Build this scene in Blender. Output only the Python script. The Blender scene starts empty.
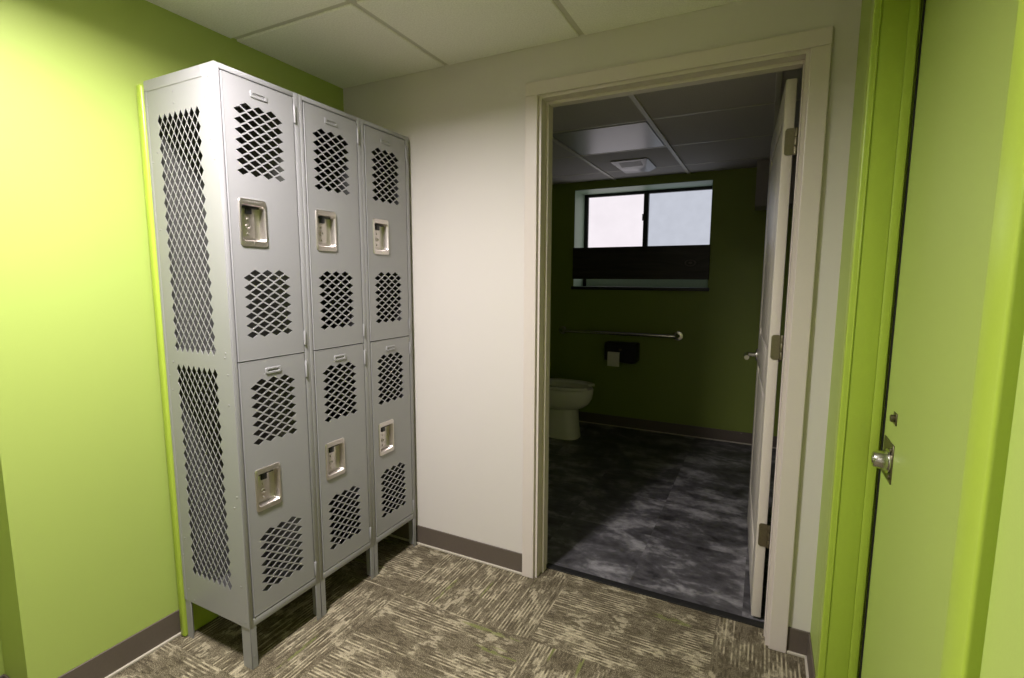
import bpy, bmesh, math, random
from mathutils import Vector, Matrix
random.seed(7)
scn = bpy.context.scene
COL = scn.collection
PI = math.pi

# ------------------------------------------------------------------ measures
W = 2.122            # right wall plane
H = 2.2607           # hall ceiling
BY = 2.466           # far bathroom wall plane
BZ = 2.19            # bathroom ceiling
G1, G2 = 0.6086, 1.2271   # ceiling grid lines
LY = -0.9354         # near end of the locker row
LX = 0.0435          # back of the lockers
LD = 0.3655          # locker depth
LW = 0.3048          # locker width
LH = 1.98
LAMP_W, LAMP_SPREAD, FILL_LAMP_W = 78, 180, 9

# ------------------------------------------------------------------ node helpers
class NB:
    def __init__(s, name):
        s.m = bpy.data.materials.new(name); s.m.use_nodes = True
        s.t = s.m.node_tree; s.t.nodes.clear()
        s.out = s.t.nodes.new('ShaderNodeOutputMaterial')
        s.b = s.t.nodes.new('ShaderNodeBsdfPrincipled')
        s.t.links.new(s.b.outputs[0], s.out.inputs[0])
    def n(s, kind, **kw):
        nd = s.t.nodes.new(kind)
        for k, v in kw.items(): setattr(nd, k, v)
        return nd
    def put(s, sock, v):
        if v is None: return
        if hasattr(v, 'is_output'): s.t.links.new(v, sock)
        else: sock.default_value = v
    def math(s, op, a, b=None, c=None, clamp=False):
        nd = s.n('ShaderNodeMath', operation=op, use_clamp=clamp)
        for i, v in enumerate((a, b, c)):
            if v is not None: s.put(nd.inputs[i], v)
        return nd.outputs[0]
    def xyz(s, x, y, z=0.0):
        nd = s.n('ShaderNodeCombineXYZ')
        for i, v in enumerate((x, y, z)): s.put(nd.inputs[i], v)
        return nd.outputs[0]
    def coord(s):
        tc = s.n('ShaderNodeTexCoord'); return tc.outputs['Object']
    def sep(s, v):
        nd = s.n('ShaderNodeSeparateXYZ'); s.put(nd.inputs[0], v); return nd.outputs
    def noise(s, vec, scale=1.0, detail=2.0, rough=.5, dist=0.0):
        nd = s.n('ShaderNodeTexNoise'); s.put(nd.inputs['Vector'], vec)
        nd.inputs['Scale'].default_value = scale; nd.inputs['Detail'].default_value = detail
        nd.inputs['Roughness'].default_value = rough; nd.inputs['Distortion'].default_value = dist
        return nd.outputs[0]
    def white(s, vec):
        nd = s.n('ShaderNodeTexWhiteNoise'); s.put(nd.inputs['Vector'], vec); return nd.outputs[0]
    def ramp(s, f, stops, interp='LINEAR'):
        nd = s.n('ShaderNodeValToRGB'); s.put(nd.inputs[0], f)
        cr = nd.color_ramp; cr.interpolation = interp
        while len(cr.elements) < len(stops): cr.elements.new(0.5)
        for e, (p, c) in zip(cr.elements, stops):
            e.position = p; e.color = c if len(c) == 4 else (*c, 1)
        return nd.outputs[0]
    def sstep(s, v, lo, hi):
        nd = s.n('ShaderNodeMapRange', interpolation_type='SMOOTHSTEP')
        s.put(nd.inputs[0], v); nd.inputs[1].default_value = lo; nd.inputs[2].default_value = hi
        return nd.outputs[0]
    def mix(s, f, a, b, mode='MIX'):
        nd = s.n('ShaderNodeMix', data_type='RGBA', blend_type=mode)
        s.put(nd.inputs[0], f); s.put(nd.inputs[6], a); s.put(nd.inputs[7], b)
        return nd.outputs[2]
    def bump(s, h, strength=.2, dist=.002):
        nd = s.n('ShaderNodeBump'); s.put(nd.inputs['Height'], h)
        nd.inputs['Strength'].default_value = strength; nd.inputs['Distance'].default_value = dist
        s.t.links.new(nd.outputs[0], s.b.inputs['Normal'])

def lin(r, g, b):
    f = lambda c: (c/255/12.92) if c/255 <= .04045 else ((c/255+.055)/1.055)**2.4
    return (f(r), f(g), f(b), 1)

def simple(name, col, rough=.5, metal=0.0, grain=None, spec=.5, bump=0.1, var=.06):
    k = NB(name)
    k.b.inputs['Roughness'].default_value = rough; k.b.inputs['Metallic'].default_value = metal
    k.b.inputs['Specular IOR Level'].default_value = spec
    if grain:
        nz = k.noise(k.coord(), grain, 3)
        dark = tuple(c*(1-var) for c in col[:3])+(1,)
        k.put(k.b.inputs['Base Color'], k.ramp(nz, [(.3, dark), (.7, col)]))
        if bump: k.bump(nz, bump, .001)
    else:
        k.b.inputs['Base Color'].default_value = col
    return k.m

GREEN = lin(168, 192, 62)
M = {}
M['green_wall'] = simple('green_wall_paint', lin(164, 182, 94), .5, grain=350, spec=.35, var=.03, bump=.06)
M['green_gloss'] = simple('green_gloss_paint', lin(162, 184, 66), .33, grain=250, spec=.5, var=.03, bump=.03)
M['bath_wall'] = simple('dimmed_green_bathroom_wall_paint', lin(126, 140, 62), .5, grain=350, spec=.35, var=.03, bump=.06)  # green wall paint darkened to imitate the dim bathroom
M['grey_wall'] = simple('warm_grey_wall_paint', lin(206, 200, 195), .6, grain=350, spec=.3, var=.02, bump=.06)
M['trim_paint'] = simple('taupe_trim_paint', lin(206, 196, 190), .35, grain=200, spec=.5, var=.02, bump=.02)
M['door_paint'] = simple('cream_door_paint', lin(214, 206, 196), .38, grain=200, spec=.5, var=.02, bump=.03)
M['base'] = simple('dark_vinyl_base', lin(94, 84, 76), .5, grain=120, var=.08, bump=.05)
M['base_toe'] = simple('light_toe_strip', lin(188, 180, 166), .5, grain=120, var=.06)
M['locker'] = simple('locker_grey_enamel', lin(148, 147, 150), .34, grain=420, spec=.5, var=.03, bump=.05)
M['locker_in'] = simple('locker_enamel_shaded_inside', lin(92, 91, 90), .5, grain=420, spec=.5, var=.03, bump=.05)  # locker enamel darkened so the inside looks shaded through the holes
M['steel'] = simple('brushed_steel', lin(214, 208, 204), .36, 1.0, grain=300, var=.12, bump=.04)
M['chrome'] = simple('satin_chrome', lin(205, 203, 198), .22, 1.0, grain=300, var=.08, bump=.02)
M['nickel'] = simple('antique_nickel', lin(150, 142, 122), .36, 1.0, grain=260, var=.2, bump=.05)
M['black'] = simple('black_plastic', lin(24, 24, 26), .35, grain=150, var=.2, bump=.03)
M['rubber_and_gap_black'] = simple('rubber_and_gap_black', lin(20, 19, 19), .6, grain=150, var=.2)
M['plate_dark'] = simple('dark_bronze_plate', lin(120, 112, 92), .38, .9, grain=260, var=.15)
M['porcelain'] = simple('white_porcelain', lin(226, 224, 214), .1, grain=40, var=.02, bump=0)
M['seat'] = simple('white_seat_plastic', lin(222, 220, 212), .22, grain=60, var=.02, bump=0)
M['paper'] = simple('white_tissue_paper', lin(226, 222, 216), .9, grain=220, var=.06, bump=.2)
M['frame_dark'] = simple('dark_bronze_window_metal', lin(44, 44, 44), .4, .3, grain=200, var=.15)
M['sill'] = simple('pale_sill_stone', lin(176, 190, 172), .35, grain=90, var=.12)
M['lining'] = simple('pale_green_window_lining', lin(150, 172, 148), .5, grain=120, var=.08)
M['soffit'] = simple('grey_soffit_paint', lin(150, 144, 146), .6, grain=200, var=.04)
M['vent'] = simple('offwhite_vent_metal', lin(150, 148, 152), .3, grain=200, var=.04)
M['lens'] = simple('acrylic_light_lens', lin(170, 168, 172), .3, grain=900, var=.1, bump=.08)
M['tee'] = simple('ceiling_tee_paint', lin(196, 192, 180), .45, grain=200, var=.03)

k = NB('acoustic_ceiling_tile')
nz = k.noise(k.coord(), 180, 4, .7)
k.put(k.b.inputs['Base Color'], k.ramp(nz, [(.3, lin(222, 220, 212)), (.6, lin(242, 240, 234))]))
k.b.inputs['Roughness'].default_value = .9; k.b.inputs['Specular IOR Level'].default_value = .2
k.bump(nz, .3, .002); M['tile'] = k.m

# bathroom ceiling tile
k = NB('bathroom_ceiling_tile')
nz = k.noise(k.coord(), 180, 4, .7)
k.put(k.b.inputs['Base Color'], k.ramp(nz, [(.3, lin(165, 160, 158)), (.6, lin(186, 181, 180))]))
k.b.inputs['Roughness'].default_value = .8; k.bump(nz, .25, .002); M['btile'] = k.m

# ---- carpet: quarter-turned tiles with broken yarn lines
k = NB('carpet_tile_weave')
x, y, _ = k.sep(k.coord())
tx = k.math('DIVIDE', k.math('SUBTRACT', x, .587), .612)
ty = k.math('DIVIDE', k.math('SUBTRACT', y, -.37), .612)
i = k.math('FLOOR', tx); j = k.math('FLOOR', ty)
par = k.math('FLOORED_MODULO', k.math('ADD', i, j), 2.0)
inv = k.math('SUBTRACT', 1.0, par)
rnd = k.math('MULTIPLY', k.white(k.xyz(i, j, 3.0)), 37.0)
across = k.math('ADD', k.math('MULTIPLY', x, inv), k.math('MULTIPLY', y, par))
along = k.math('ADD', k.math('MULTIPLY', y, inv), k.math('MULTIPLY', x, par))
sc_ = k.math('MULTIPLY', across, 150.0)
row = k.math('FLOOR', sc_); rowf = k.math('FRACT', sc_)      # one row = one line of yarn
even = k.math('FLOORED_MODULO', row, 2.0)
shift = k.math('MULTIPLY', k.white(k.xyz(row, rnd, 1.0)), 9.0)
lines = k.noise(k.xyz(k.math('MULTIPLY', row, .73), k.math('ADD', k.math('MULTIPLY', along, 4.0), shift), rnd), 1.0, 1)
bits = k.noise(k.xyz(k.math('MULTIPLY', row, .57), k.math('ADD', k.math('MULTIPLY', along, 24.0), shift), k.math('ADD', rnd, 7.0)), 1.0, 2)
patch = k.noise(k.xyz(k.math('MULTIPLY', across, 6.0), k.math('MULTIPLY', along, 3.2), rnd), 1.0, 1, .6)
blot = k.noise(k.xyz(k.math('MULTIPLY', across, 13.0), k.math('MULTIPLY', along, 11.0), k.math('ADD', rnd, 5.0)), 1.0, 3, .65)
ridge = k.math('SUBTRACT', 1.0, k.math('ABSOLUTE', k.math('MULTIPLY', k.math('SUBTRACT', rowf, .5), 2.0)))
yarn = k.noise(k.coord(), 300, 2, .75)
lm = k.math('MULTIPLY', k.math('MULTIPLY', k.sstep(lines, .40, .47), k.sstep(patch, .46, .53)), k.math('MULTIPLY', even, k.sstep(ridge, .0, .35)))
base = k.ramp(k.math('ADD', k.math('MULTIPLY', blot, .35), k.math('MULTIPLY', yarn, .65)),
              [(.36, lin(72, 64, 50)), (.50, lin(112, 103, 85)), (.64, lin(152, 142, 120))])
c = k.mix(k.math('MULTIPLY', k.sstep(bits, .50, .60), .6), base, lin(66, 58, 45))
c = k.mix(k.math('MULTIPLY', k.math('MULTIPLY', k.sstep(blot, .55, .60), k.sstep(bits, .62, .45)), .62), c, lin(178, 168, 144))
c = k.mix(k.math('MULTIPLY', lm, k.math('ADD', k.math('MULTIPLY', k.sstep(bits, .62, .42), .38), .25)), c, lin(202, 190, 162))
gn = k.noise(k.xyz(k.math('MULTIPLY', across, 26.0), k.math('MULTIPLY', along, 2.0), k.math('ADD', rnd, 23.0)), 1.0, 1)
c = k.mix(k.math('MULTIPLY', k.math('MULTIPLY', k.sstep(gn, .70, .73), k.sstep(bits, .60, .48)), .62), c, lin(116, 124, 62))
c = k.mix(.6, c, k.ramp(yarn, [(.38, (.35, .35, .35)), (.58, (1.15, 1.15, 1.15))]), 'MULTIPLY')
k.put(k.b.inputs['Base Color'], c)
k.b.inputs['Roughness'].default_value = .95; k.b.inputs['Specular IOR Level'].default_value = .1
k.bump(k.math('ADD', k.math('MULTIPLY', yarn, .6), k.math('MULTIPLY', lm, .5)), .7, .004)
M['carpet'] = k.m

# ---- slate vinyl tile
k = NB('slate_vinyl_tile')
x, y, _ = k.sep(k.coord())
tx = k.math('DIVIDE', k.math('SUBTRACT', x, .53), .457); ty = k.math('DIVIDE', k.math('SUBTRACT', y, .16), .457)
i = k.math('FLOOR', tx); j = k.math('FLOOR', ty)
rnd = k.math('MULTIPLY', k.white(k.xyz(i, j, 1.0)), 29.0)
v = k.xyz(k.math('MULTIPLY', x, 5.0), k.math('MULTIPLY', y, 7.5), rnd)
c1 = k.noise(v, 1.0, 5, .62, .4)
v2 = k.xyz(k.math('MULTIPLY', x, 22.0), k.math('MULTIPLY', y, 30.0), rnd)
c2 = k.noise(v2, 1.0, 4, .6)
f = k.math('ADD', k.math('MULTIPLY', c1, .75), k.math('MULTIPLY', c2, .25))
col = k.ramp(f, [(.34, lin(40, 38, 40)), (.5, lin(84, 82, 86)), (.66, lin(150, 148, 152))])
k.put(k.b.inputs['Base Color'], col)
k.b.inputs['Roughness'].default_value = .42; k.b.inputs['Specular IOR Level'].default_value = .45
k.bump(c2, .1, .001); M['vinyl'] = k.m

# ---- dark stained board with a knot
k = NB('dark_stained_wood')
x, y, z = k.sep(k.coord())
dx = k.math('SUBTRACT', x, 1.345); dz = k.math('SUBTRACT', z, 1.47)
r = k.math('SQRT', k.math('ADD', k.math('MULTIPLY', k.math('MULTIPLY', dx, dx), .35), k.math('MULTIPLY', dz, dz)))
bend = k.math('DIVIDE', .0018, k.math('ADD', r, .03))
g = k.noise(k.xyz(k.math('MULTIPLY', x, 1.5), 0.0, k.math('ADD', k.math('MULTIPLY', z, 26.0), k.math('MULTIPLY', bend, 60.0))), 1.0, 4, .6, .6)
knot = k.math('SINE', k.math('MULTIPLY', r, 330.0))
kk = k.math('MULTIPLY', k.math('SUBTRACT', 1.0, k.sstep(r, .02, .05)), k.math('ADD', k.math('MULTIPLY', knot, .25), .1))
col = k.ramp(k.math('ADD', g, kk), [(.35, lin(26, 22, 24)), (.62, lin(52, 45, 48)), (.8, lin(84, 74, 76))])
k.put(k.b.inputs['Base Color'], col); k.b.inputs['Roughness'].default_value = .5
k.bump(g, .15, .001); M['wood'] = k.m

def emit(name, col, strength, grain=0):
    k = NB(name); k.t.nodes.remove(k.b)
    e = k.n('ShaderNodeEmission'); e.inputs[1].default_value = strength
    if grain:
        k.put(e.inputs[0], k.ramp(k.noise(k.coord(), grain, 3), [(.3, tuple(c*.94 for c in col[:3])), (.7, col)]))
    else: e.inputs[0].default_value = col
    k.t.links.new(e.outputs[0], k.out.inputs[0]); return k.m
M['pane_a'] = emit('daylit_frosted_pane', lin(252, 244, 250), .98, 6)
M['pane_b'] = emit('daylit_screened_pane', lin(206, 210, 222), .92, 14)
M['lamp'] = emit('lamp_diffuser', (1.0, .945, .93, 1), 6.0)

# ------------------------------------------------------------------ mesh helpers
class MB:
    def __init__(s): s.bm = bmesh.new()
    def box(s, x0, x1, y0, y1, z0, z1, bev=0.0, seg=2):
        t = bmesh.new(); bmesh.ops.create_cube(t, size=1)
        for v in t.verts:
            v.co = Vector(((x0+x1)/2+v.co.x*(x1-x0), (y0+y1)/2+v.co.y*(y1-y0), (z0+z1)/2+v.co.z*(z1-z0)))
        if bev: bmesh.ops.bevel(t, geom=t.edges[:], offset=bev, segments=seg, profile=.5, affect='EDGES')
        return s.add(t)
    def add(s, t, mat=None):
        if mat is not None: t.transform(mat)
        me = bpy.data.meshes.new('t'); t.to_mesh(me); t.free(); s.bm.from_mesh(me); bpy.data.meshes.remove(me)
        return s
    def cyl(s, p, q, r, r2=None, seg=24, bev=0.0):
        p, q = Vector(p), Vector(q); d = q-p
        t = bmesh.new()
        bmesh.ops.create_cone(t, cap_ends=True, segments=seg, radius1=r, radius2=r if r2 is None else r2, depth=d.length)
        if bev:
            es = [e for e in t.edges if len({round(v.co.z, 5) for v in e.verts}) == 1]
            bmesh.ops.bevel(t, geom=es, offset=bev, segments=2, profile=.5, affect='EDGES')
        return s.add(t, Matrix.Translation((p+q)/2) @ d.to_track_quat('Z', 'Y').to_matrix().to_4x4())
    def sphere(s, c, r, sx=1, sy=1, sz=1, seg=12):
        t = bmesh.new(); bmesh.ops.create_uvsphere(t, u_segments=seg, v_segments=max(6, seg//2), radius=r)
        return s.add(t, Matrix.Translation(c) @ Matrix.Diagonal((sx, sy, sz, 1)))
    def loft(s, loops, cap0=True, cap1=True):
        t = bmesh.new(); rows = [[t.verts.new(p) for p in L] for L in loops]
        n = len(rows[0])
        for a, b in zip(rows, rows[1:]):
            for q in range(n):
                t.faces.new((a[q], a[(q+1) % n], b[(q+1) % n], b[q]))
        if cap0: t.faces.new(rows[0][::-1])
        if cap1: t.faces.new(rows[-1])
        bmesh.ops.recalc_face_normals(t, faces=t.faces[:])
        return s.add(t)
    def tube(s, pts, r, seg=14):
        pts = [Vector(p) for p in pts]; loops = []
        up = Vector((0, 0, 1)); prev = None
        for a, p in enumerate(pts):
            d = (pts[min(a+1, len(pts)-1)]-pts[max(a-1, 0)]).normalized()
            u = d.cross(up)
            if u.length < 1e-3: u = d.cross(Vector((1, 0, 0)))
            if prev is not None:
                u = prev-d*prev.dot(d)
            u.normalize(); prev = u; w = d.cross(u)
            loops.append([p+r*(math.cos(2*PI*q/seg)*u+math.sin(2*PI*q/seg)*w) for q in range(seg)])
        return s.loft(loops)
    def mesh(s, name, mat, smooth=None):
        me = bpy.data.meshes.new(name); s.bm.to_mesh(me); s.bm.free()
        return finish(me, mat, smooth)

def finish(me, mat, smooth=None):
    me.materials.append(mat)
    if smooth:
        bm = bmesh.new(); bm.from_mesh(me)
        for f in bm.faces: f.smooth = True
        for e in bm.edges:
            if len(e.link_faces) == 2 and e.calc_face_angle(0) > math.radians(smooth): e.smooth = False
        bm.to_mesh(me); bm.free()
    return me

def obj(name, data, parent=None, loc=None):
    o = bpy.data.objects.new(name, data); COL.objects.link(o)
    if parent: o.parent = parent
    if loc: o.location = loc
    return o
def build(mb, name, mat, parent=None, smooth=None, loc=None):
    return obj(name, mb.mesh(name, M[mat], smooth), parent, loc)
def thing(name, label, cat, loc=(0, 0, 0), group=None):
    o = obj(name, None); o.location = loc; tag(o, label, cat, group); return o
def tag(o, label, cat, group=None):
    o['label'] = label; o['category'] = cat
    if group: o['group'] = group
    return o
def struct(mb, name, mat, label, cat, smooth=None):
    o = build(mb, name, mat, None, smooth); o['kind'] = 'structure'
    return tag(o, label, cat)

def perforated(name, outer, holes, thick, mat, M4):
    """flat sheet with real holes, drawn in XY, thickness along Z, placed by M4"""
    cu = bpy.data.curves.new(name, 'CURVE'); cu.dimensions = '2D'; cu.fill_mode = 'BOTH'; cu.extrude = thick/2
    for loop in [outer]+holes:
        sp = cu.splines.new('POLY'); sp.points.add(len(loop)-1); sp.use_cyclic_u = True
        for p, q in zip(sp.points, loop): p.co = (q[0], q[1], 0, 1)
    tmp = bpy.data.objects.new('tmp', cu); COL.objects.link(tmp)
    bpy.context.view_layer.update()
    me = bpy.data.meshes.new_from_object(tmp.evaluated_get(bpy.context.evaluated_depsgraph_get()))
    bpy.data.objects.remove(tmp); bpy.data.curves.remove(cu)
    me.transform(M4); me.materials.clear()
    bm = bmesh.new(); bm.from_mesh(me); bmesh.ops.remove_doubles(bm, verts=bm.verts[:], dist=1e-6)
    bmesh.ops.recalc_face_normals(bm, faces=bm.faces[:]); bm.to_mesh(me); bm.free()
    for p in me.polygons: p.use_smooth = False
    me.name = name
    return me

def rrect(cx, cy, w, h, r, n=5):
    pts = []
    for sx, sy, a0 in ((1, 1, 0), (-1, 1, 90), (-1, -1, 180), (1, -1, 270)):
        for q in range(n+1):
            a = math.radians(a0+90*q/n)
            pts.append((cx+sx*(w/2-r)+r*math.cos(a), cy+sy*(h/2-r)+r*math.sin(a)))
    return pts

# ------------------------------------------------------------------ room shell
TH = .12
# carpet floor
b = MB(); b.box(-.32, W+.12, -3.7, .095, -.06, 0)
struct(b, 'floor', 'carpet', 'brown and beige striped carpet tile floor in front of the lockers', 'floor')
b = MB(); b.box(-.2, W+.12, .125, BY+.12, -.06, -.001)
struct(b, 'floor_bathroom', 'vinyl', 'mottled slate grey tile floor inside the bathroom', 'floor')
b = MB(); b.box(1.063, 1.983, .092, .128, -.06, .006, .002)
struct(b, 'trim_1', 'rubber_and_gap_black', 'dark threshold strip between carpet and slate floor in the doorway', 'threshold')

# left wall (furred out in front of a recess)
b = MB(); b.box(-.168-.12, -.168, -3.7, -1.37, 0, H+.05); b.box(-.288, 0, -1.37, 0, 0, H+.05)
struct(b, 'wall_left', 'green_wall', 'bright lime green wall behind the lockers', 'wall')
# partition with the bathroom doorway
b = MB()
b.box(-.288, 1.04, 0, TH, 0, H+.05); b.box(2.004, W, 0, TH, 0, H+.05); b.box(1.04, 2.004, 0, TH, 2.088, H+.05)
struct(b, 'wall_back', 'grey_wall', 'pale warm grey wall around the bathroom doorway', 'wall')
# right wall with the green steel door
DY0, DY1, DZ = -1.27, -.365, 2.07
b = MB()
b.box(W, W+.14, DY1+.05-.004, .0, 0, H+.05); b.box(W, W+.14, -3.7, DY0-.046, 0, H+.05)
b.box(W, W+.14, DY0-.05, DY1+.05, DZ+.046, H+.05)
struct(b, 'wall_right', 'green_wall', 'lime green wall holding the green steel door', 'wall')
b = MB(); b.box(-.3, W+.14, -3.82, -3.7, 0, H+.05)
struct(b, 'wall_front', 'grey_wall', 'grey wall behind the camera', 'wall')
# bathroom shell
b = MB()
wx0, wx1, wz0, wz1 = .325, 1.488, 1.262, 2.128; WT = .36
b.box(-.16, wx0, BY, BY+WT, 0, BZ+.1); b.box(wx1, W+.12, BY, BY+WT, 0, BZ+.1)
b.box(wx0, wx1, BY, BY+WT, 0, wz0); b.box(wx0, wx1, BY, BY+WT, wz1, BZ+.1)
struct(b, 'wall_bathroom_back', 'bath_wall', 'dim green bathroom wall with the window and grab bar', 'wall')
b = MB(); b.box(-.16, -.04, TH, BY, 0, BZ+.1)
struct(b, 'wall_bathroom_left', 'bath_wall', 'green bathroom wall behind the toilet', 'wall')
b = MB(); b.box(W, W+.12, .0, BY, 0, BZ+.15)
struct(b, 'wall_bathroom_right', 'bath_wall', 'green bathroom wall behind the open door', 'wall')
b = MB(); b.box(1.805, W, 2.2, BY, 1.868, BZ)
struct(b, 'trim_2', 'soffit', 'grey boxed soffit in the far right upper corner of the bathroom', 'soffit')

# hall ceiling: tiles with recessed tees
cells_x = [-.3, -.0-.0, G1, G2, G2+.6185, W+.02]
xs = [(-.29, G1-.0), (G1, G2), (G2, G2+.6185), (G2+.6185, W)]
ys = [.0, -.569, -1.179, -1.789, -2.399, -3.009, -3.7]
LIGHT_CELL = (1, 2)
b = MB(); gap = .011
for ci, (xa, xb) in enumerate(xs):
    for cj, (yb, ya) in enumerate(zip(ys, ys[1:])):
        if (ci, cj) == (1, 5): continue
        if (ci, cj) == (1, 2):
            b.box(xa+gap, xa+.3, ya+gap, yb-.34, H, H+.018, .003, 1); xa += .3-gap
        b.box(xa if ci == 0 else xa+gap, xb if ci == 3 else xb-gap, ya if cj == 5 else ya+gap, yb if cj == 0 else yb-gap, H, H+.018, .003, 1)
struct(b, 'ceiling', 'tile', 'suspended ceiling of square acoustic tiles over the lockers', 'ceiling')
g = MB()
for gx in (G1, G2, G2+.6185): g.box(gx-.012, gx+.012, -3.7, 0, H+.006, H+.012)
for gy in ys[1:-1]: g.box(-.29, W, gy-.012, gy+.012, H+.0065, H+.0125)
for ci, (xa, xb) in enumerate(xs): pass
build(g, 'ceiling_grid', 'tee', bpy.data.objects['ceiling'])
b = MB(); b.box(-.3, W+.14, -3.82, TH, H+.12, H+.16)
struct(b, 'ceiling_deck', 'tile', 'deck above the suspended ceiling', 'ceiling')

# hall light and an added fill light, both as shallow recessed troffers
def troffer(ya, yb, label, watts, spread, xb=G2):
    xa, xb = G1+.014, xb-.014; ya, yb = ya+.014, yb-.014
    lt = thing('ceiling_light', label, 'light', ((xa+xb)/2, (ya+yb)/2, H))
    hx, hy = (xb-xa)/2, (yb-ya)/2
    b = MB(); rec = .05
    b.box(-hx, hx, -hy, hy, rec+.012, rec+.03)
    for s in (-1, 1):
        b.box(min(s*hx, s*(hx-.022)), max(s*hx, s*(hx-.022)), -hy, hy, 0, rec+.012)
        b.box(-hx+.022, hx-.022, min(s*hy, s*(hy-.022)), max(s*hy, s*(hy-.022)), 0, rec+.012)
    build(b, 'housing', 'soffit', lt)
    b = MB(); b.box(-hx+.022, hx-.022, -hy+.022, hy-.022, rec, rec+.01)
    build(b, 'diffuser', 'lamp', lt)
    la = bpy.data.lights.new('ceiling_lamp', 'AREA'); la.shape = 'RECTANGLE'; la.size = 2*hx-.05; la.size_y = 2*hy-.05
    la.energy = watts; la.spread = math.radians(spread); la.color = (1.0, .945, .93)
    o = bpy.data.objects.new('ceiling_lamp', la); COL.objects.link(o); o.parent = lt; o.location = (0, 0, rec-.003)
troffer(ys[2]-.34, ys[2], 'small square recessed ceiling light nearest the lockers', LAMP_W, LAMP_SPREAD, G1+.3)
troffer(ys[6]+.08, ys[5], 'added fill light panel in the hall ceiling behind the camera', FILL_LAMP_W, 92)  # unseen light added for bounce that brightens the ceiling

# bathroom ceiling
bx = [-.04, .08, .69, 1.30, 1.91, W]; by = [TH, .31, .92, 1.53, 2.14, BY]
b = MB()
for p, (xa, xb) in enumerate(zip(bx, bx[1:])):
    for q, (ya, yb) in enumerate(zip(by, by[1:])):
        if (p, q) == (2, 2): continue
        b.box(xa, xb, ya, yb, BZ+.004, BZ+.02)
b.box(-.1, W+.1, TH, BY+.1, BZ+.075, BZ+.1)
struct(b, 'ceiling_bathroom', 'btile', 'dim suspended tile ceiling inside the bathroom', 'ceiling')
g = MB()
for gx in bx[1:-1]: g.box(gx-.012, gx+.012, TH, BY, BZ-.004, BZ+.004, .001, 1)
for gy in by[1:-1]: g.box(-.04, W, gy-.009, gy+.009, BZ+.0025, BZ+.0038)
build(g, 'ceiling_grid', 'tee', bpy.data.objects['ceiling_bathroom'])
lt2 = thing('ceiling_light', 'unlit square ceiling light panel inside the bathroom', 'light', (.995, 1.225, BZ))
b = MB(); b.box(-.28, .28, -.28, .28, .0005, .006, .002); build(b, 'diffuser', 'lens', lt2)
b = MB(); b.box(-.293, .293, -.293, .293, .0065, .06); build(b, 'housing', 'vent', lt2)
fan = thing('exhaust_fan', 'square exhaust fan grille in the bathroom ceiling near the window', 'exhaust fan', (.975, 1.95, BZ))
b = MB()
b.loft([[(x_, y_, .0035) for x_, y_ in rrect(0, 0, .27, .34, .012)], [(x_, y_, -.004) for x_, y_ in rrect(0, 0, .27, .34, .012)],
        [(x_, y_, -.028) for x_, y_ in rrect(-.005, .07, .19, .18, .012)]])
build(b, 'grille', 'vent', fan, 35)
b = MB()
for q in range(7): b.box(.098+.003*q, .1+.003*q, -.06, .14, -.02+.0022*q, -.0165+.0022*q)
for q in range(6): b.box(-.08, .08, -.132+.016*q, -.129+.016*q, -.0115-.0025*q, -.0065-.0025*q)
build(b, 'louver', 'vent', fan)

# ------------------------------------------------------------------ baseboards
def base(mb, x0, x1, y0, y1): mb.box(x0, x1, y0, y1, 0, .098, .0015, 1)
def base_set(name, segs, label):
    m1, m2 = MB(), MB()
    for axis, face, a0, a1, sgn in segs:
        t, u, ph = .006, .013, .098
        for mm, th, z0, z1 in ((m1, t, .0, ph), (m2, u, .0, .009)):
            lo, hi = sorted((face, face+sgn*th))
            if axis == 'x': mm.box(lo, hi, a0, a1, z0, z1, .0015, 1)
            else: mm.box(a0, a1, lo, hi, z0, z1, .0015, 1)
    o = struct(m1, name, 'base', label, 'baseboard'); build(m2, 'base_toe', 'base_toe', o)
base_set('baseboard_left', [('x', 0, -1.37, 0, 1), ('x', -.168, -3.7, -1.37, 1), ('y', -1.37, -.168, .0, -1)], 'dark vinyl baseboard along the bright green wall')
base_set('baseboard_back', [('y', 0, .008, .995, -1), ('y', 0, 2.053, W, -1)], 'dark vinyl baseboard along the grey wall')
base_set('baseboard_right', [('x', W, -.312, -.008, -1), ('x', W, -3.7, DY0-.062, -1)], 'dark vinyl baseboard on the green door wall')
base_set('baseboard_bathroom', [('y', BY, -.03, W-.01, -1), ('x', W, TH+.02, BY-.01, -1), ('x', -.04, TH, BY-.01, 1)], 'dark baseboard around the dim bathroom')
m = bpy.data.objects['baseboard_bathroom']

# ------------------------------------------------------------------ bathroom door frame
b = MB()
for x0, x1 in ((.995, 1.0505), (1.9945, 2.052)):
    b.box(x0, x1, -.016, 0, .0, 2.0705, .003)
b.box(.995, 2.052, -.016, 0, 2.0705, 2.1235, .003)
# jambs, head and stops
b.box(1.036, 1.062, .0, TH+.003, 0, 2.085); b.box(1.983, 2.008, .0, TH+.003, 0, 2.085); b.box(1.062, 1.983, .0, TH+.003, 2.060, 2.085)
b.box(1.062, 1.074, .047, .084, 0, 2.060, .002); b.box(1.979, 1.983, .047, .084, 0, 2.060, .001); b.box(1.074, 1.979, .047, .084, 2.048, 2.060, .002)
# bathroom side casing
for x0, x1 in ((.995, 1.05), (1.9955, 2.052)): b.box(x0, x1, TH+.0, TH+.012, 0, 2.07, .003)
b.box(.995, 2.052, TH, TH+.012, 2.07, 2.123, .003)
struct(b, 'trim_3', 'trim_paint', 'pale taupe casing and jamb around the bathroom doorway', 'door frame')

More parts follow.
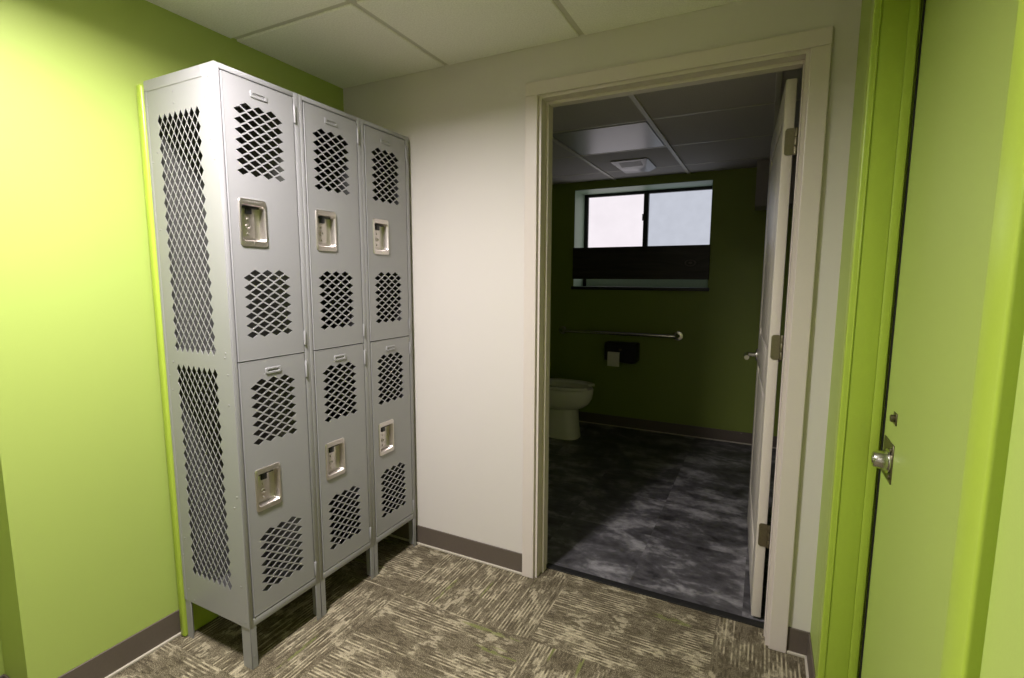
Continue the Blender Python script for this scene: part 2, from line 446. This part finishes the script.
# ------------------------------------------------------------------ open bathroom door
DW, DT, DH0, DH1 = .905, .035, .012, 2.035
door = obj('door_1', None); door.location = (1.974, .136, 0); door.rotation_euler = (0, 0, .045); door['kind'] = 'structure'
tag(door, 'cream panelled door standing open into the bathroom', 'door')
b = MB(); x1 = -.006; x0 = x1-DT
b.box(x0+.006, x1-.006, .004, DW, DH0, DH1)
def stile(a0, a1, z0, z1):
    b.box(x0, x1, a0, a1, z0, z1, .0035)
stile(.002, .115, DH0, DH1); stile(DW-.115, DW+.001, DH0, DH1)
for z0, z1 in ((DH0, .22), (.90, 1.06), (1.92, DH1)): stile(.113, DW-.113, z0, z1)
for z0, z1 in ((.22, .90), (1.06, 1.92)):
    b.box(x0+.001, x1-.001, .115+.035, DW-.115-.035, z0+.035, z1-.035, .006, 3)
build(b, 'door_leaf', 'door_paint', door, 40)
for hz in (1.822, 1.092, .358):
    b = MB()
    b.loft([[(x_, .0015, z_) for x_, z_ in rrect(-.018, hz, .032, .092, .01)], [(x_, -.0015, z_) for x_, z_ in rrect(-.018, hz, .032, .092, .01)]])
    for q in range(3): b.cyl((.001, -.004, hz-.046+.031*q), (.001, -.004, hz-.017+.031*q), .006, bev=.001)
    for dx_, dz_ in ((-.012, .03), (-.024, .0), (-.012, -.03)): b.cyl((dx_, -.0013, hz+dz_), (dx_, -.0026, hz+dz_), .0038)
    build(b, 'hinge', 'nickel', door, 40)
for sgn, xf in ((-1, x0), (1, x1)):
    b = MB(); hy_ = DW-.062
    b.cyl((xf, hy_, .945), (xf+sgn*.012, hy_, .945), .032, bev=.004)
    b.cyl((xf+sgn*.01, hy_, .945), (xf+sgn*.055, hy_, .945), .011)
    b.tube([(xf+sgn*.05, hy_+.004, .945), (xf+sgn*.057, hy_-.012, .945), (xf+sgn*.058, hy_-.06, .946), (xf+sgn*.056, hy_-.112, .943)], .012)
    build(b, 'door_lever', 'chrome', door, 40)

# ------------------------------------------------------------------ green steel door and its frame on the right
FX = W-.013
b = MB()
for y0, y1 in ((DY1, DY1+.05), (DY0-.062, DY0)):
    b.box(FX, W+.06, y0, y1, 0, DZ+.05, .004, 3)
b.box(FX, W+.06, DY0-.062, DY1+.05, DZ, DZ+.05, .004, 3)
# reveal and stop behind the face
for y0, y1 in ((DY1, DY1+.045), (DY0-.045, DY0)):
    b.box(W+.058, W+.08, y0, y1, 0, DZ+.045, .003, 2)
b.box(W+.058, W+.08, DY0, DY1, DZ, DZ+.045, .003)
for y0, y1 in ((DY1+.016, DY1+.045), (DY0-.045, DY0-.016)):
    b.box(W+.078, W+.14, y0, y1, 0, DZ+.045)
b.box(W+.078, W+.14, DY0, DY1, DZ+.016, DZ+.045)
# shallow bead pressed along the room edge of the far jamb
b.box(FX+.012, FX+.016, DY1-.0025, DY1+.002, 0, DZ, .001, 1)
struct(b, 'trim_4', 'green_gloss', 'glossy green steel frame around the green door', 'door frame', 40)
door2 = obj('door_2', None); door2.location = (W+.088, DY1, 0); door2['kind'] = 'structure'
tag(door2, 'flat green steel door with a short round knob', 'door')
b = MB(); b.box(0, .045, DY0-DY1-.012, .012, .012, DZ+.012, .002)
build(b, 'door_leaf', 'green_wall', door2)
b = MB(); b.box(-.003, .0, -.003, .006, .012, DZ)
build(b, 'door_gap_shade', 'rubber_and_gap_black', door2)  # black strip standing in for the shadowed gap between stop and door
b = MB()
b.box(-.003, 0, -.122, -.022, .846, .944, .001, 1)
for yy, zz in ((-.112, .93), (-.112, .862)): b.cyl((-.002, yy, zz), (-.007, yy, zz), .006, seg=16, bev=.001)
build(b, 'escutcheon', 'plate_dark', door2, 40)
b = MB()
b.cyl((-.002, -.09, .896), (-.008, -.09, .896), .031, bev=.002, seg=40)
b.cyl((-.006, -.09, .896), (-.036, -.09, .896), .026, .019, seg=40, bev=.002)
b.cyl((-.034, -.09, .896), (-.038, -.09, .896), .011, seg=24, bev=.001)
build(b, 'door_knob', 'chrome', door2, 40)
b = MB(); b.box(-.003, 0, -.122, -.092, .993, 1.023, .001, 1); b.cyl((-.002, -.106, 1.008), (-.011, -.106, 1.008), .009, seg=20, bev=.001)
build(b, 'deadbolt', 'plate_dark', door2, 40)

# ------------------------------------------------------------------ bathroom window
win = obj('window_1', None); win.location = (0, 0, 0); win['kind'] = 'structure'
tag(win, 'two pane frosted slider window high in the far bathroom wall', 'window')
gy = BY+.29
b = MB()
b.box(wx0, wx0+.04, gy-.02, gy+.04, wz0, wz1, .003); b.box(wx1-.03, wx1, gy-.02, gy+.04, wz0, wz1, .003)
b.box(wx0, wx1, gy-.02, gy+.04, wz1-.03, wz1, .003); b.box(wx0, wx1, gy-.02, gy+.04, wz0, wz0+.03, .003)
b.box(.886, .93, gy-.028, gy+.03, wz0, wz1, .003)
build(b, 'window_frame', 'frame_dark', win)
b = MB(); b.box(.36, .89, gy+.005, gy+.012, wz0+.02, wz1-.025); build(b, 'pane', 'pane_a', win)['label'] = 'bright pinkish white left pane'
b = MB(); b.box(.925, 1.462, gy+.012, gy+.02, wz0+.02, wz1-.025); build(b, 'pane', 'pane_b', win)['label'] = 'greyer right pane'
b = MB(); b.box(wx0+.04, wx1-.03, gy-.034, gy+.03, wz0+.005, 1.346, .004); build(b, 'window_rail', 'sill', win)
b = MB(); b.box(wx0, wx0+.004, BY, gy-.02, wz0, wz1); b.box(wx1-.004, wx1, BY, gy-.02, wz0, wz1); b.box(wx0, wx1, BY, gy-.02, wz1-.004, wz1); build(b, 'window_lining', 'lining', win)
b = MB(); b.box(.878, .887, gy-.036, gy-.026, 1.86, 1.92, .003); build(b, 'window_latch', 'black', win)
b = MB(); b.box(wx0, wx1, BY-.002, gy+.04, wz0-.012, wz0+.004, .002); build(b, 'window_stool', 'sill', win)
b = MB(); b.box(wx0-.012, wx1+.012, BY-.024, BY-.0, wz0-.022, wz0+.006, .003); build(b, 'window_sill', 'frame_dark', win)
b = MB(); b.box(wx0-.001, wx1+.004, BY-.021, BY-.001, 1.335, 1.615, .002)
tag(build(b, 'wood_board', 'wood'), 'dark wooden board with a knot across the lower part of the bathroom window', 'board')

# ------------------------------------------------------------------ grab bar
gb = thing('grab_bar', 'long steel grab bar on the green wall under the bathroom window', 'grab bar', (.752, BY, .86))
b = MB(); pts = []
for s in (-1, 1):
    arc = [(s*.522, .0, 0), (s*.522, -.03, 0)]+[(s*(.522-.03*(1-math.cos(a))), -.03-.03*math.sin(a), 0) for a in (.4, .8, 1.2, 1.57)]
    pts = pts+(arc if s == -1 else arc[::-1])
b.tube(pts, .016, 16); build(b, 'bar', 'chrome', gb, 60)
for s in (-1, 1):
    b = MB(); b.cyl((s*.522, -.0005, 0), (s*.522, -.009, 0), .041, .038, 32, bev=.002); build(b, 'flange', 'chrome', gb, 40)

# ------------------------------------------------------------------ toilet paper dispenser
tp = thing('toilet_paper_dispenser', 'black double roll paper dispenser below the grab bar', 'paper dispenser', (.81, BY, .69))
prof = [(-.145, -.060), (-.145, .084), (-.137, .092), (.135, .092), (.143, .084), (.143, -.066), (.130, -.082), (.105, -.088), (.06, -.086), (-.02, -.076), (-.11, -.074), (-.135, -.07)]
b = MB()
b.loft([[(x_, 0, z_) for x_, z_ in prof], [(x_, -.10, z_) for x_, z_ in prof], [(x_*.95, -.118, z_*.93+.001) for x_, z_ in prof]])
build(b, 'housing', 'black', tp, 30)
b = MB(); b.loft([[(.0+x_, -.1185, .035+z_) for x_, z_ in rrect(0, 0, .03, .02, .008)], [(x_, -.1225, .035+z_) for x_, z_ in rrect(0, 0, .024, .014, .006)]])
build(b, 'lock', 'plate_dark', tp, 40)
b = MB(); n = 10; A = []
for q in range(n+1):
    f_ = q/n; A.append((-.1172-.006*math.sin(f_*PI*.9)-.002*math.sin(f_*7), .012-.128*f_))
t = A+[(yy-.0015, z_) for yy, z_ in A[::-1]]
b.loft([[(-.122, yy, z_) for yy, z_ in t], [(-.016, yy, z_) for yy, z_ in t]])
o = build(b, 'toilet_paper', 'paper'); o.location = (.822, BY, .69)
tag(o, 'white sheet of toilet paper hanging down the front of the black dispenser', 'toilet paper')

# ------------------------------------------------------------------ toilet
to = thing('toilet', 'white floor mounted toilet with an open front seat seen past the left jamb', 'toilet', (-.04, 2.0, 0))
def egg(x0, x1, hw, z, n=40, p=2.2, wide=.45):
    """egg outline: x0 back, x1 front; widest at x0+wide*(x1-x0)"""
    pts = []; xm = x0+wide*(x1-x0)
    for q in range(n):
        a = 2*PI*q/n; c_, s_ = math.cos(a), math.sin(a)
        ex = (x1-xm) if c_ >= 0 else (xm-x0)
        pts.append((xm+ex*math.copysign(abs(c_)**(2/p), c_), hw*math.copysign(abs(s_)**(2/p), s_), z))
    return pts
b = MB()
b.loft([egg(.30, .612, .112, 0, wide=.60, p=2.8), egg(.30, .609, .110, .03, wide=.60, p=2.8), egg(.31, .600, .104, .09, wide=.6, p=2.7), egg(.31, .594, .100, .18, wide=.6, p=2.6),
        egg(.30, .594, .100, .245, wide=.6, p=2.5), egg(.26, .602, .112, .252, wide=.5), egg(.21, .650, .146, .268, wide=.48), egg(.19, .690, .168, .30, wide=.47), egg(.19, .712, .179, .345, wide=.47), egg(.19, .719, .183, .385, wide=.47),
        egg(.19, .720, .184, .418, wide=.47), egg(.19, .716, .18, .428, wide=.47), egg(.235, .69, .145, .428, wide=.47), egg(.25, .675, .13, .39, wide=.47), egg(.30, .60, .08, .28, wide=.5), egg(.36, .5, .04, .26)])
b.loft([egg(.02, .40, .085, 0, wide=.4, p=3), egg(.02, .40, .075, .1, wide=.4, p=3), egg(.02, .40, .09, .26, wide=.4, p=3), egg(.04, .40, .14, .34, wide=.4, p=3), egg(.06, .30, .15, .40, wide=.4, p=3)])
build(b, 'bowl', 'porcelain', to, 50)
# open-front seat: U ring
b = MB(); out_, in_ = egg(.20, .742, .188, .0, 60, wide=.46), egg(.27, .69, .115, .0, 60, wide=.46)
idx = [q for q in range(60) if min(q, 60-q) > 4]
loops = []
for q in idx:
    o_, i_ = out_[q], in_[q]
    z0, z1 = .434, .456
    loops.append([(o_[0], o_[1], z0), (o_[0], o_[1], z1-.006), (o_[0]*.97+i_[0]*.03, o_[1]*.97+i_[1]*.03, z1), (o_[0]*.1+i_[0]*.9, o_[1]*.1+i_[1]*.9, z1-.003), (i_[0], i_[1], z1-.012), (i_[0], i_[1], z0)])
b.loft(loops); build(b, 'seat', 'seat', to, 50)
b = MB(); b.box(.19, .225, -.09, .09, .428, .466, .006); build(b, 'seat_hinge', 'seat', to, 40)
b = MB(); b.loft([[(x_, y_, z_) for x_, y_ in rrect(.105, 0, w_, h_, .03)] for z_, w_, h_ in ((.40, .17, .36), (.45, .18, .40), (.75, .19, .43))]); b.box(.06, .22, -.12, .12, .30, .41, .02, 3)
build(b, 'tank', 'porcelain', to, 50)
b = MB(); b.loft([[(x_, y_, z_) for x_, y_ in rrect(.105, 0, w_, h_, .03)] for z_, w_, h_ in ((.75, .20, .44), (.752, .206, .448), (.778, .206, .448), (.786, .19, .43))])
build(b, 'tank_lid', 'porcelain', to, 50)
b = MB(); b.cyl((.20, -.15, .69), (.212, -.15, .69), .014); b.box(.208, .216, -.16, -.08, .683, .697, .003); build(b, 'flush_lever', 'chrome', to, 40)

# ------------------------------------------------------------------ green filler board behind the lockers
b = MB()
b.box(.0135, .0425, LY-.012, -.012, .0, 1.972, .009, 4)
tag(build(b, 'filler_board', 'green_gloss', None, 40), 'slim lime green board between the locker backs and the green wall', 'board')

# ------------------------------------------------------------------ lockers
DY = (.019, .279)          # door span across the locker
def diamonds(cx, z_top, cols, rows, px, pz, k_):
    """staggered diamonds, first column low; z_top = centre of the first column's top hole"""
    hs = []; kx, kz = k_
    for c_ in range(cols):
        for r_ in range(rows):
            x_ = cx+(c_-(cols-1)/2)*px; z_ = z_top-r_*pz+(pz/2 if c_ % 2 else 0)
            w_, h_ = px*kx, pz/2*kz
            hs.append([(x_-w_, z_), (x_-w_*.07, z_-h_*.94), (x_+w_*.07, z_-h_*.94), (x_+w_, z_), (x_+w_*.07, z_+h_*.94), (x_-w_*.07, z_+h_*.94)])
    return hs
YZ = Matrix(((0, 0, 1, 0), (1, 0, 0, 0), (0, 1, 0, 0), (0, 0, 0, 1)))     # sheet x->Y, y->Z, z->X
XZ = Matrix(((1, 0, 0, 0), (0, 0, -1, 0), (0, 1, 0, 0), (0, 0, 0, 1)))    # sheet x->X, y->Z, z->-Y
dc = .149                   # centre of a door
CUPY = .1005                # centre of the latch cup

def door_mesh(z0, z1, tops, cz):
    outer = [(DY[0], z0), (DY[1], z0), (DY[1], z1), (DY[0], z1)]
    holes = []
    for t_ in tops: holes += diamonds(dc-.0055, t_, 7, 7, .0229, .031, (.89, .73))
    holes.append(rrect(CUPY, cz, .083, .114, .008))
    me = perforated('door', outer, holes, .0014, M['locker'], Matrix.Translation((LD-.0007, 0, 0)) @ YZ)
    bm = bmesh.new(); bm.from_mesh(me)
    b = MB(); b.bm.free(); b.bm = bm
    # folded hems round the door, rounded on the front edge
    b.box(LD-.018, LD+.0012, DY[0], DY[0]+.004, z0, z1, .0012, 2); b.box(LD-.018, LD, DY[1]-.0035, DY[1], z0, z1, .0012, 2)
    b.box(LD-.018, LD+.0004, DY[0], DY[1], z1-.003, z1, .0012, 2); b.box(LD-.018, LD+.0004, DY[0], DY[1], z0, z0+.003, .0012, 2)
    bm.to_mesh(me); bm.free(); me.materials.clear(); me.materials.append(M['locker'])
    return me
def cup_mesh(cz, marks):
    b = MB(); L = []
    def lp(w, h, r, x_, dy=0, dz=0): return [(LD+x_, y_, z_) for y_, z_ in rrect(CUPY+dy, cz+dz, w, h, r)]
    L = [lp(.1, .15, .010, .0002), lp(.1, .15, .010, .0022), lp(.096, .146, .009, .0042), lp(.085, .116, .009, .0042, .001, -.001), lp(.080, .111, .009, .001, .001, -.001),
         lp(.076, .106, .008, -.020, .001, -.001)]
    b.loft(L, cap0=False)
    # raised striker plate on the left, strike hole and studs
    b.box(LD-.0205, LD-.012, CUPY-.035, CUPY+.014, cz-.046, cz+.05, .002)
    for dz_, r_ in ((.012, .004), (-.036, .004)): b.cyl((LD-.013, CUPY-.012, cz+dz_), (LD-.0085, CUPY-.012, cz+dz_), r_, seg=16, bev=.001)
    t_ = []
    for q in range(17):
        a = 2*PI*q/16; t_.append((LD-.0105, CUPY-.012+.007*math.cos(a), cz-.012+.007*math.sin(a)))
    b.tube(t_, .0018, 8)
    b.cyl((LD+.004, CUPY, cz-.066), (LD+.0052, CUPY, cz-.066), .0032, seg=14)
    if marks:      # worn raised marks on the upper rim
        for q in range(9):
            b.box(LD+.004, LD+.0048, CUPY-.034+q*.008, CUPY-.029+q*.008, cz+.063, cz+.0685, .0003, 1)
    return b.mesh('latch_cup', M['steel'], 40)
def tab_mesh(cz):
    b = MB()
    b.box(LD-.012, LD-.006, CUPY-.020, CUPY+.002, cz+.028, cz+.052, .002); b.box(LD-.02, LD-.007, CUPY-.03, CUPY+.03, cz+.046, cz+.052, .002)
    return b.mesh('latch_lift', M['black'], 40)
def plate_mesh(cz):
    b = MB(); c_ = dc-.004
    b.loft([[(LD+x_, y_, z_) for y_, z_ in rrect(c_, cz, w_, h_, .004)] for x_, w_, h_ in ((0, .062, .021), (.003, .060, .019), (.003, .046, .009), (.0008, .044, .007))], cap0=False)
    return b.mesh('name_plate', M['locker'], 40)
def hinge_mesh(z0, z1):
    b = MB(); yy = DY[1]+.0035
    b.cyl((LD+.002, yy, z0), (LD+.002, yy, z1), .0042, seg=14, bev=.001); b.box(LD-.004, LD+.003, yy-.003, yy+.006, z0+.002, z1-.002, .001, 1)
    return b.mesh('hinge', M['locker'], 40)

UP = (1.070, 1.960); LO = (.184, 1.066)
ME = {
    'up': door_mesh(*UP, (1.862, 1.340), 1.517), 'lo': door_mesh(*LO, (.976, .447), .622),
    'cup_up_m': cup_mesh(1.517, True), 'cup_up': cup_mesh(1.517, False), 'cup_lo': cup_mesh(.622, False),
    'tab_up': tab_mesh(1.517), 'tab_lo': tab_mesh(.622), 'pl_up': plate_mesh(1.922), 'pl_lo': plate_mesh(1.026),
    'hg': [hinge_mesh(*z_) for z_ in ((1.876, 1.936), (1.097, 1.148), (.977, 1.037), (.193, .247))],
}
# front frame: stiles, top rail, bottom rail
b = MB()
b.box(LD-.05, LD, 0.0003, .0152, .152, LH, .0018, 2)
b.box(LD-.05, LD, .2825, LW-.0003, .152, LH, .0018, 2)
b.box(LD-.03, LD-.0004, .0145, .2835, 1.9640, LH, .0015, 2)
b.box(LD-.03, LD-.0004, .0145, .2835, .152, .1803, .0015, 2)
b.box(LD-.04, LD-.002, -.0, .026, .138, .172, .001, 1)
ME['frame'] = b.mesh('front_frame', M['locker'], 40)
# plain side, top, back, bottom, shelf
def side_plain(y0, y1):
    b = MB(); b.box(.0, LD-.05, y0, y1, .152, LH-.002); return b.mesh('side_panel', M['locker_in'])
ME['side_l'] = side_plain(.0006, .0018); ME['side_r'] = side_plain(LW-.0018, LW-.0006)
hol = []
sx_ = .174                 # centre of the mesh field in locker depth
for zt, rows in ((1.846, 18), (1.026, 18)):
    for c_ in range(15):
        for r_ in range(rows if c_ % 2 == 0 else rows-1):
            x_ = sx_+(c_-7)*.0141; z_ = zt-r_*.0435-(.02175 if c_ % 2 else 0)
            hol.append([(x_-.0126, z_), (x_, z_-.0194), (x_+.0126, z_), (x_, z_+.0194)])
outer = [(.0, .152), (LD-.006, .152), (LD-.006, LH-.003), (.0, LH-.003)]
me = perforated('side_panel', outer, hol, .0012, M['locker'], Matrix.Translation((0, -.0003, 0)) @ XZ)
bm = bmesh.new(); bm.from_mesh(me); b = MB(); b.bm.free(); b.bm = bm
b.box(LD-.058, LD-.001, -.0022, .0006, .152, LH-.001, .0008, 1)          # front corner post
b.box(.004, LD-.058, -.0022, -.0005, LH-.036, LH-.001, .0007, 1)         # top flange
b.box(.0, .012, -.0022, .0006, .152, LH-.03, .0008, 1)                    # rear flange
for x_, z_ in ((.318, 1.885), (.33, 1.76), (.345, 1.70), (.335, 1.1), (.33, 1.085), (.34, 1.03), (.335, .93), (.345, .62), (.33, .58), (.335, .30), (.318, .168), (.345, .172), (.06, .165), (.03, .20), (.012, .33), (.03, .40),
               (.03, .95), (.018, 1.0), (.045, 1.05), (.03, 1.50), (.02, 1.72), (.05, 1.75), (.012, 1.90), (.155, 1.925), (.157, 1.89), (.352, 1.955), (.337, 1.94)):
    b.sphere((x_, -.0022 if x_ > LD-.058 else -.0010, z_), .0034, 1, .5, 1, 10)
bm.to_mesh(me); bm.free(); me.materials.clear(); me.materials.append(M['locker']); ME['side_mesh'] = me
b = MB(); b.box(.0, LD-.002, .0006, LW-.0006, LH-.0025, LH-.0005); ME['top'] = b.mesh('top_panel', M['locker'])
b = MB(); b.box(.0, .0012, .0018, LW-.0018, .152, LH-.003); ME['back'] = b.mesh('back_panel', M['locker_in'])
b = MB(); b.box(.0012, LD-.03, .0018, LW-.0018, .155, .157); ME['bottom'] = b.mesh('bottom_panel', M['locker_in'])
b = MB(); b.box(.0012, LD-.02, .0018, LW-.0018, 1.066, 1.068); b.box(LD-.022, LD-.02, .0018, LW-.0018, 1.05, 1.068); ME['shelf'] = b.mesh('shelf', M['locker_in'])
def leg_mesh(front, side):
    """folded angle leg"""
    b = MB(); s0 = .0003 if side == 0 else LW-.0003; d = 1 if side == 0 else -1
    if front: xa, xb, xf = LD-.046, LD-.001, (LD-.0035, LD-.001)
    else: xa, xb, xf = .0, .034, (.0, .0025)
    lo, hi = sorted((s0, s0+d*.0025)); b.box(xa, xb, lo, hi, 0, .1535, .0008, 1)
    lo, hi = sorted((s0, s0+d*.0235)); b.box(xf[0], xf[1], lo, hi, 0, .1535, .0008, 1)
    xb_ = (xa+xb)/2
    for z_ in (.03, .10): b.cyl((xb_, s0+d*.0001, z_), (xb_, s0+d*.0032, z_), .0035, seg=12)
    for z_ in (.045,): b.cyl((xf[1]-.001 if front else xf[1]-.001, s0+d*.012, z_), (xf[1]+.0012, s0+d*.012, z_), .003, seg=12)
    return b.mesh('leg', M['locker'], 40)
ME['legs'] = [leg_mesh(f_, s_) for f_ in (1, 0) for s_ in (0, 1)]

labels = ['grey two-tier steel locker nearest the camera, its mesh side panel showing',
          'middle one of the three grey two-tier steel lockers',
          'grey two-tier steel locker farthest back, against the pale grey wall']
def make_locker(q):
    r = thing('locker', labels[q], 'locker', (LX, LY+q*LW, 0), 'row of grey two-tier lockers')
    obj('front_frame', ME['frame'], r)
    s = obj('side_panel', ME['side_mesh'] if q == 0 else ME['side_l'], r)
    if q == 0: s['label'] = 'outer side panel with two fields of diamond mesh'
    obj('side_panel', ME['side_r'], r)
    obj('top_panel', ME['top'], r); obj('back_panel', ME['back'], r); obj('bottom_panel', ME['bottom'], r); obj('shelf', ME['shelf'], r)
    for l in ME['legs']: obj('leg', l, r)
    d = obj('door', ME['up'], r); d['label'] = 'upper locker door'
    obj('latch_cup', ME['cup_up_m' if q == 0 else 'cup_up'], d)['label'] = 'recessed steel latch cup'
    obj('latch_lift', ME['tab_up'], d); obj('name_plate', ME['pl_up'], d); obj('hinge', ME['hg'][0], d); obj('hinge', ME['hg'][1], d)
    d = obj('door', ME['lo'], r); d['label'] = 'lower locker door'
    obj('latch_cup', ME['cup_lo'], d)['label'] = 'recessed steel latch cup'
    obj('latch_lift', ME['tab_lo'], d); obj('name_plate', ME['pl_lo'], d); obj('hinge', ME['hg'][2], d); obj('hinge', ME['hg'][3], d)
for q in range(3): make_locker(q)

# ------------------------------------------------------------------ world, camera, view
w = bpy.data.worlds.new('World'); scn.world = w; w.use_nodes = True
w.node_tree.nodes['Background'].inputs[0].default_value = (.6, .7, .85, 1); w.node_tree.nodes['Background'].inputs[1].default_value = .3

cx, cy, cz, yaw, pitch, roll, fpx = 1.9093, -1.9482, 1.3435, .4646, -.1212, .0037, 502.65
fwd = Vector((-math.sin(yaw)*math.cos(pitch), math.cos(yaw)*math.cos(pitch), math.sin(pitch)))
rt = Vector((math.cos(yaw), math.sin(yaw), 0)); up = rt.cross(fwd)
r2 = math.cos(roll)*rt+math.sin(roll)*up; u2 = -math.sin(roll)*rt+math.cos(roll)*up
cam = bpy.data.cameras.new('camera'); cam.sensor_width = 36; cam.sensor_fit = 'HORIZONTAL'; cam.lens = fpx*36/1024; cam.clip_start = .02
co = bpy.data.objects.new('camera', cam); COL.objects.link(co)
co.matrix_world = Matrix(((r2.x, u2.x, -fwd.x, cx), (r2.y, u2.y, -fwd.y, cy), (r2.z, u2.z, -fwd.z, cz), (0, 0, 0, 1)))
scn.camera = co
vs = scn.view_settings
vs.view_transform = 'Standard'; vs.look = 'None'; vs.gamma = 1; vs.exposure = 0.0; vs.use_curve_mapping = False
scn.cycles.use_denoising = True; scn.cycles.max_bounces = 10; scn.cycles.diffuse_bounces = 6
